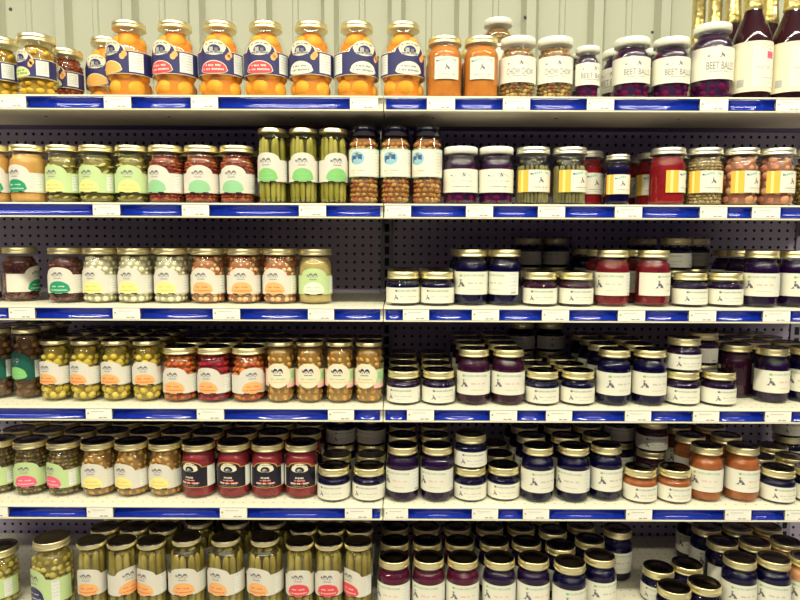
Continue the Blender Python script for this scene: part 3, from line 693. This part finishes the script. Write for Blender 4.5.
def stack(si, px, y, k, yaw, where, k2=None):
    H, R = TYPES[K[k][0]][:2]; z = TOPZ[si]; x = xat(px, y, z+H*1.5)
    PAIRS.append(len(PLACED))
    jar(k, x, y, z, yaw-8, 'lower short jam jar of the stack ' + where, 'stacked short jam jars')
    jar(k2 or k, x+.001, y, z+H+.0004, yaw, 'upper short jam jar of the stack ' + where, 'stacked short jam jars')

# ---- top shelf
run(0, 'pe_l', [(2, -20, .030), (41, -26)], .015)
run(0, 'pe_s', [(69, -20)], .095)
run(0, 'pe_o', [(103, -10, .125), (130, -30)], .008)
run(0, 'pe_r', [(176.5, -22), (222.5, -2), (267, -5)], .008)
run(0, 'pe_w', [(310, -22), (355.5, 24), (403, 18)], .008)
run(0, 'amber', [(444.5, 3), (481, -4)], .012, 1)
single(0, 'bigwhite', 497, 10, .205, 'big white-lidded jar rising behind the second amber jar, top shelf')
run(0, 'chow', [(518.5, -2), (555.5, -2)], .012)
run(0, 'beet_s', [(585, 20)], .012, 2)
run(0, 'beet', [(631, 2), (670.5, 4)], .012, 1)
run(0, 'beet_b', [(711, 0)], .012)
# bottles
def bottle_parts(root):
    R = .0465
    p = [(R*.6, .006), (R*.85, 0), (R-.002, .002), (R, .008), (R, .138)]
    for i in range(1, 9):
        t = i/8; s = 3*t*t-2*t**3; p.append((R+(.0185-R)*(s*.55+t*.45),   .138+.092*t))
    p += [(.0165, .262), (.0155, .345)]
    bm = bmesh.new(); lathe(bm, p, 36, True, False); obj('glass', tomesh(bm, 'glass', [GLASS]), root)
    bm = bmesh.new(); q = [(max(r-.0025, .002), max(z_, .007)) for r, z_ in p if z_ < .235]; q = [(q[0][0], .007)] + [c for c in q if c[1] > .0075]; lathe(bm, q, 32)
    obj('contents', tomesh(bm, 'contents', [noisemat('dark_cider', [(42, 20, 30), (60, 26, 24)], 20, .25)]), root)
    bm = bmesh.new(); lathe(bm, [(.0205, .218), (.0215, .221), (.0200, .245), (.0182, .262), (.0175, .345), (.0186, .347), (.0186, .360), (.0160, .368), (.002, .370)], 32)
    obj('foil_cap', tomesh(bm, 'foil_cap', [M_FOIL]), root)
    obj('label', L_bottle(R, .32), root)
bp = None
for (px, y, yaw, lab) in ((750.5, .060, -4, 'foil-capped bottle with cream label beside the big beet jar, front row'), (789.5, .060, -8, 'foil-capped bottle with cream label at the right edge, front row'),
        (750.5, .158, 10, 'bottle right behind the left front bottle, gold foil neck showing'), (750.5, .256, 30, 'bottle two rows behind the left front bottle, gold foil neck'), (750.5, .354, 0, 'rearmost bottle, gold foil neck above the big beet jar'),
        (789.5, .158, -20, 'bottle right behind the right front bottle, gold foil neck showing'), (789.5, .256, 5, 'bottle two rows behind the right front bottle, gold foil neck')):
    if bp is None:
        bp = bpy.data.objects.new('foil_capped_bottle', None); C.objects.link(bp); bottle_parts(bp); r = bp
    else: r = dup_tree(bp)
    r.location = (xat(px, .060, TOPZ[0]+.08), y, TOPZ[0]+.0002); r.rotation_euler = (0, 0, math.radians(yaw)); tagp(r, lab, 'bottle', 'foil-capped bottles on the top shelf'); USED[lab] = 1

# ---- second shelf
run(1, 'app', [(-6, 20), (30, -16)], .012)
run(1, 'cuc_s', [(65, -12)], .015, 1)
run(1, 'cuc', [(98, -10)], .012, 1)
K['cuc_t'] = K['cuc_s']; DESC['cuc_t'] = ('narrow cucumber jar beside the relish jars', 'right cucumber jar')
run(1, 'cuc_t', [(132.5, 8)], .015, 1)
run(1, 'salsa', [(165.5, -20), (200.5, 6), (236.5, -4)], .012, 1)
run(1, 'asp', [(272.5, -14), (304, 4), (333, 22)], .012, 1)
run(1, 'olive_k', [(364, 0), (395.5, 4), (427, -18)], .012, 1)
run(1, 'redbeet', [(460.5, 2), (496, 6)], .012)
run(1, 'gbeans', [(532.5, 16), (569, 32)], .012)
run(1, 'rsalsa', [(594, 20)], .075)
run(1, 'slimdark', [(616, 6)], .03, 1)
K['bigsalsa'] = ('P', 'salsared', 'silver', ('squareY',)); DESC['bigsalsa'] = ('bright red salsa jar, label turned right', 'bright red salsa jar')
run(1, 'bigsalsa', [(667, 55)], .012, 3)
run(1, 'tan', [(704, 4)], .012, 1)
run(1, 'pink', [(740, 26), (775.5, 24)], .012, 1)
run(1, 'dgreen', [(812, 20)], .012)

# ---- third shelf
K['bs_turned'] = K['bsalad']; DESC['bs_turned'] = ('dark bean salad jar turned to its back label', 'turned bean jar')
run(2, 'bs_turned', [(-17, 0, .06), (21, 88, .08)], .06)
run(2, 'bsalad', [(66.5, 0)], .045)
run(2, 'cauli', [(100.5, -8), (135.5, -6), (171.5, -4)], .045, 1)
run(2, 'rcauli', [(208, -6), (244, 4), (279.5, -10)], .045, 1)
run(2, 'gsauce', [(315.5, 0)], .045)
run(2, 's_navy', [(403, 10), (438.5, -4)], .02, 2)
run(2, 'j_navy', [(470, -8), (505, -62)], .03, 2)
stack(2, 530, .35, 's_navy', -50, 'behind short wine-red jars, left')
stack(2, 556, .36, 's_navy', -40, 'behind short wine-red jars, right')
K['j_navy_b'] = K['j_navy']; DESC['j_navy_b'] = ('navy pint jar deep in the shade', 'shaded navy pint jar')
for px, nm in ((584, 'left'), (610, 'right')): single(2, 'j_navy', px, 40, .34, '%s shaded navy pint jar behind the right short wine-red jar' % nm)
run(2, 's_wine', [(540, -6), (576, 4)], .014, 1)
run(2, 'j_red', [(612, -30), (652.5, 36)], .016, 1)
stack(2, 643, .36, 's_navy', 70, 'seen between the two red pint jars')
stack(2, 675, .19, 's_navy', -40, 'with bright label behind short purple jars')
stack(2, 698, .28, 's_navy', -40, 'behind and between the short purple jars')
run(2, 's_purple', [(689.5, 4), (725, -6)], .014)
K['j_navy_r'] = K['j_purple']; DESC['j_navy_r'] = ('pint jar of dark purple jam, pink print', 'dark purple pint jar')
run(2, 'j_navy_r', [(759, -30), (795.5, 4)], .016, 2)

# ---- fourth shelf
run(3, 'dolive', [(-2, -14), (28, -20)], .05, 2)
run(3, 'sprout', [(56, -14), (86, -16), (116.5, -10), (147.5, 6)], .028, 3)
run(3, 'pep_o', [(180.5, -6), (249, 26)], .022, 3)
run(3, 'pep_r', [(214.5, -12)], .022, 3)
run(3, 'garlic', [(281, 0), (310, 2), (339, -2), (368.5, -14)], .022, 1)
run(3, 's_purple', [(403.5, -14), (438.5, 14)], .010, 3)
run(3, 'j_wine', [(473.5, -6), (508, -10)], .010, 3)
run(3, 's_navy', [(542, 0), (577.5, -2)], .010, 2)
stack(3, 521, .35, 's_navy', -30, 'above the back of the wine-red pints')
stack(3, 549, .35, 's_navy', 30, 'above the back of the short navy jars')
run(3, 'j_navy', [(613.5, 6), (649.5, 0)], .010, 3)
stack(3, 683, .055, 's_purple', -2, 'at the front of the fourth shelf')
stack(3, 703, .150, 's_purple', -60, 'just behind the front stack, fourth shelf')
K['s_pr'] = K['s_purple']; DESC['s_pr'] = ('lone short purple jar right of the stack', 'lone short jar')
run(3, 's_pr', [(718, 10)], .010, 0)
K['j_blank'] = K['j_wine']; DESC['j_blank'] = ('wine-red pint jar turned so no label shows', 'turned wine-red pint jar')
run(3, 'j_blank', [(737, 175)], .105, 2)
K['j_r4'] = K['j_purple']; DESC['j_r4'] = ('purple pint jar standing back from the edge', 'set-back purple pint jar')
run(3, 'j_r4', [(770, 4)], .045, 3)
K['j_r5'] = K['j_navy']; DESC['j_r5'] = ('navy pint jar cut by the right edge', 'right-edge navy pint jar')
run(3, 'j_r5', [(804, -40)], .05, 3)

# ---- fifth shelf
run(4, 'relpink', [(0, -10, .045), (31.5, 6, .04), (65, -24, .035)], .04, 2)
run(4, 'tansalad', [(99, -2), (132.5, -16), (165.5, -8)], .032, 2)
run(4, 'redblack', [(199, -16), (234, -6), (268, 2), (301.5, 2)], .028, 2)
run(4, 's_navy', [(334, -8), (369, -10)], .010, 1)
stack(4, 341, .235, 's_navy', 20, 'behind the left front navy short jar')
stack(4, 371, .235, 's_navy', -30, 'behind the right front navy short jar')
run(4, 'j_purple', [(402.5, -28), (437, -24)], .010, 2)
stack(4, 470.5, .056, 's_navy', 2, 'at the front of the fifth shelf')
K['s_n5'] = K['s_navy']; DESC['s_n5'] = ('lone short navy jar right of the stack', 'lone short navy jar')
run(4, 's_n5', [(503.5, -4)], .020, 2)
run(4, 'j_navy', [(537, 10), (573, -36), (606, 6, .02)], .010, 3)
stack(4, 620, .27, 's_navy', -20, 'behind the third navy pint jar, fifth shelf')
stack(4, 652, .19, 's_wine', -4, 'behind the short rust jars')
run(4, 's_rust', [(639, 4), (675, 0)], .008, 0)
run(4, 'j_rust', [(704, -26), (741.5, 4)], .018, 3)
K['s_n6'] = K['s_navy']; DESC['s_n6'] = ('short navy jar near the right edge', 'right short navy jar')
run(4, 's_n6', [(777, 0), (811, -4)], .008, 2)
stack(4, 788, .33, 's_navy', 0, 'far back at the right edge, fifth shelf')

# ---- bottom deck
run(5, 'olsm', [(1, -20)], .03)
run(5, 'olbig', [(53.5, -30)], .002)
run(5, 'sp_o', [(93, 0), (123, 50), (152.5, -22)], .004, 2)
run(5, 'spw_o', [(187.5, 4), (226.5, -18), (265.5, -16)], .004, 2)
run(5, 'sp_r', [(301, 2), (329.5, 0), (357, -40)], .004, 2)
run(5, 'j_mag', [(394, -30), (429, -20), (462, -2)], .002, 2)
run(5, 'j_purple', [(499, -18), (533, 4)], .002, 3)
run(5, 'j_navy', [(569, 16, -.018), (599, 6, .016)], .002, 3)
single(5, 'j_navy', 616.5, -10, .165, 'navy pint jar standing apart at the pegboard side of its row, bottom deck')
K['s_b1'] = K['s_navy']; DESC['s_b1'] = ('short navy jar of the foreground pair, bottom', 'foreground short navy jar')
run(5, 's_b1', [(673.5, 20, -.035), (703.5, 10, -.015)], 0, 1, .095)
K['j_b2'] = K['j_navy']; DESC['j_b2'] = ('pint jar with blue-edged label, bottom right', 'bottom right pint jar')
run(5, 'j_b2', [(740, -10), (771.5, -30)], .006, 3)
run(5, 'j_peach', [(804, -30)], .01, 3)

# nudge neighbours apart so that no two jars share space
P = [[p[0], p[1]] for p in PLACED]; up = {i+1: i for i in PAIRS}
for it in range(400):
    moved = False
    for i in range(len(P)):
        for j in range(i):
            if i in up and up[i] == j or abs(PLACED[i][2]-PLACED[j][2]) > .14: continue
            if PLACED[i][2] > PLACED[j][2] + .05 and j not in PAIRS and PLACED[j][6] < .1: continue
            if PLACED[j][2] > PLACED[i][2] + .05 and i not in PAIRS and PLACED[i][6] < .1: continue
            dx, dy = P[i][0]-P[j][0], P[i][1]-P[j][1]; d = math.hypot(dx, dy) or 1e-6; o = PLACED[i][3]+PLACED[j][3]+.0024-d
            if o > 0:
                moved = True; sy = 1.6 if abs(dy) > .004 else 1
                ux, uy = dx/d*o*.5, dy/d*o*.5*sy
                P[i][0] += ux; P[i][1] += uy; P[j][0] -= ux; P[j][1] -= uy
    for i in range(len(P)):
        lo = (-.088 if PLACED[i][2] < TOPZ[5]+.02 else .0) + PLACED[i][3] + .001
        P[i][1] = min(max(P[i][1], lo), DEPTH-.004-PLACED[i][3])
    for u_, l_ in up.items(): P[u_][0], P[u_][1] = P[l_][0], P[l_][1]
    if not moved: break
for p, r, q in zip(P, ROOTS, PLACED):
    r.location.x, r.location.y = p

# ------------------------------------------------------------------ price tags
pm = {}
for n_, (si, t0, t1, zt) in enumerate(TAGSPOTS):
    wd = t1-t0; bm = bmesh.new()
    box(bm, -wd/2, wd/2, -.0015, 0, -.0128, .0128)
    box(bm, -wd/2+wd*.50, -wd/2+wd*.62, -.0018, -.0015, -.0100, -.0075, 1); box(bm, -wd/2+wd*.66, -wd/2+wd*.80, -.0018, -.0015, -.0100, -.0075, 1)
    box(bm, -wd/2+wd*.06, -wd/2+wd*.12, -.0018, -.0015, .0, .004, 1); box(bm, -wd/2+wd*.2, -wd/2+wd*.7, -.0018, -.0015, .006, .0068, 1)
    o = obj('price_tag', tomesh(bm, 'price_tag', [M_TAG, M_TAGINK], False), None, ((t0+t1)/2, -.0105, zt-.0178))
    j = [t for t in TAGSPOTS if t[0] == si]; i = j.index((si, t0, t1, zt)); side = 'left' if t1 < XJ else 'right'; jj = [t for t in j if (t[2] < XJ) == (side == 'left')]; q = jj.index((si, t0, t1, zt))
    lab = 'white price tag, %s from the left on the %s rail of the %s bay' % (ORN[q], SHELF[si], side)
    setlabel(o, lab); o['category'] = 'price tag'; o['group'] = 'white price tags on the %s rail' % SHELF[si]
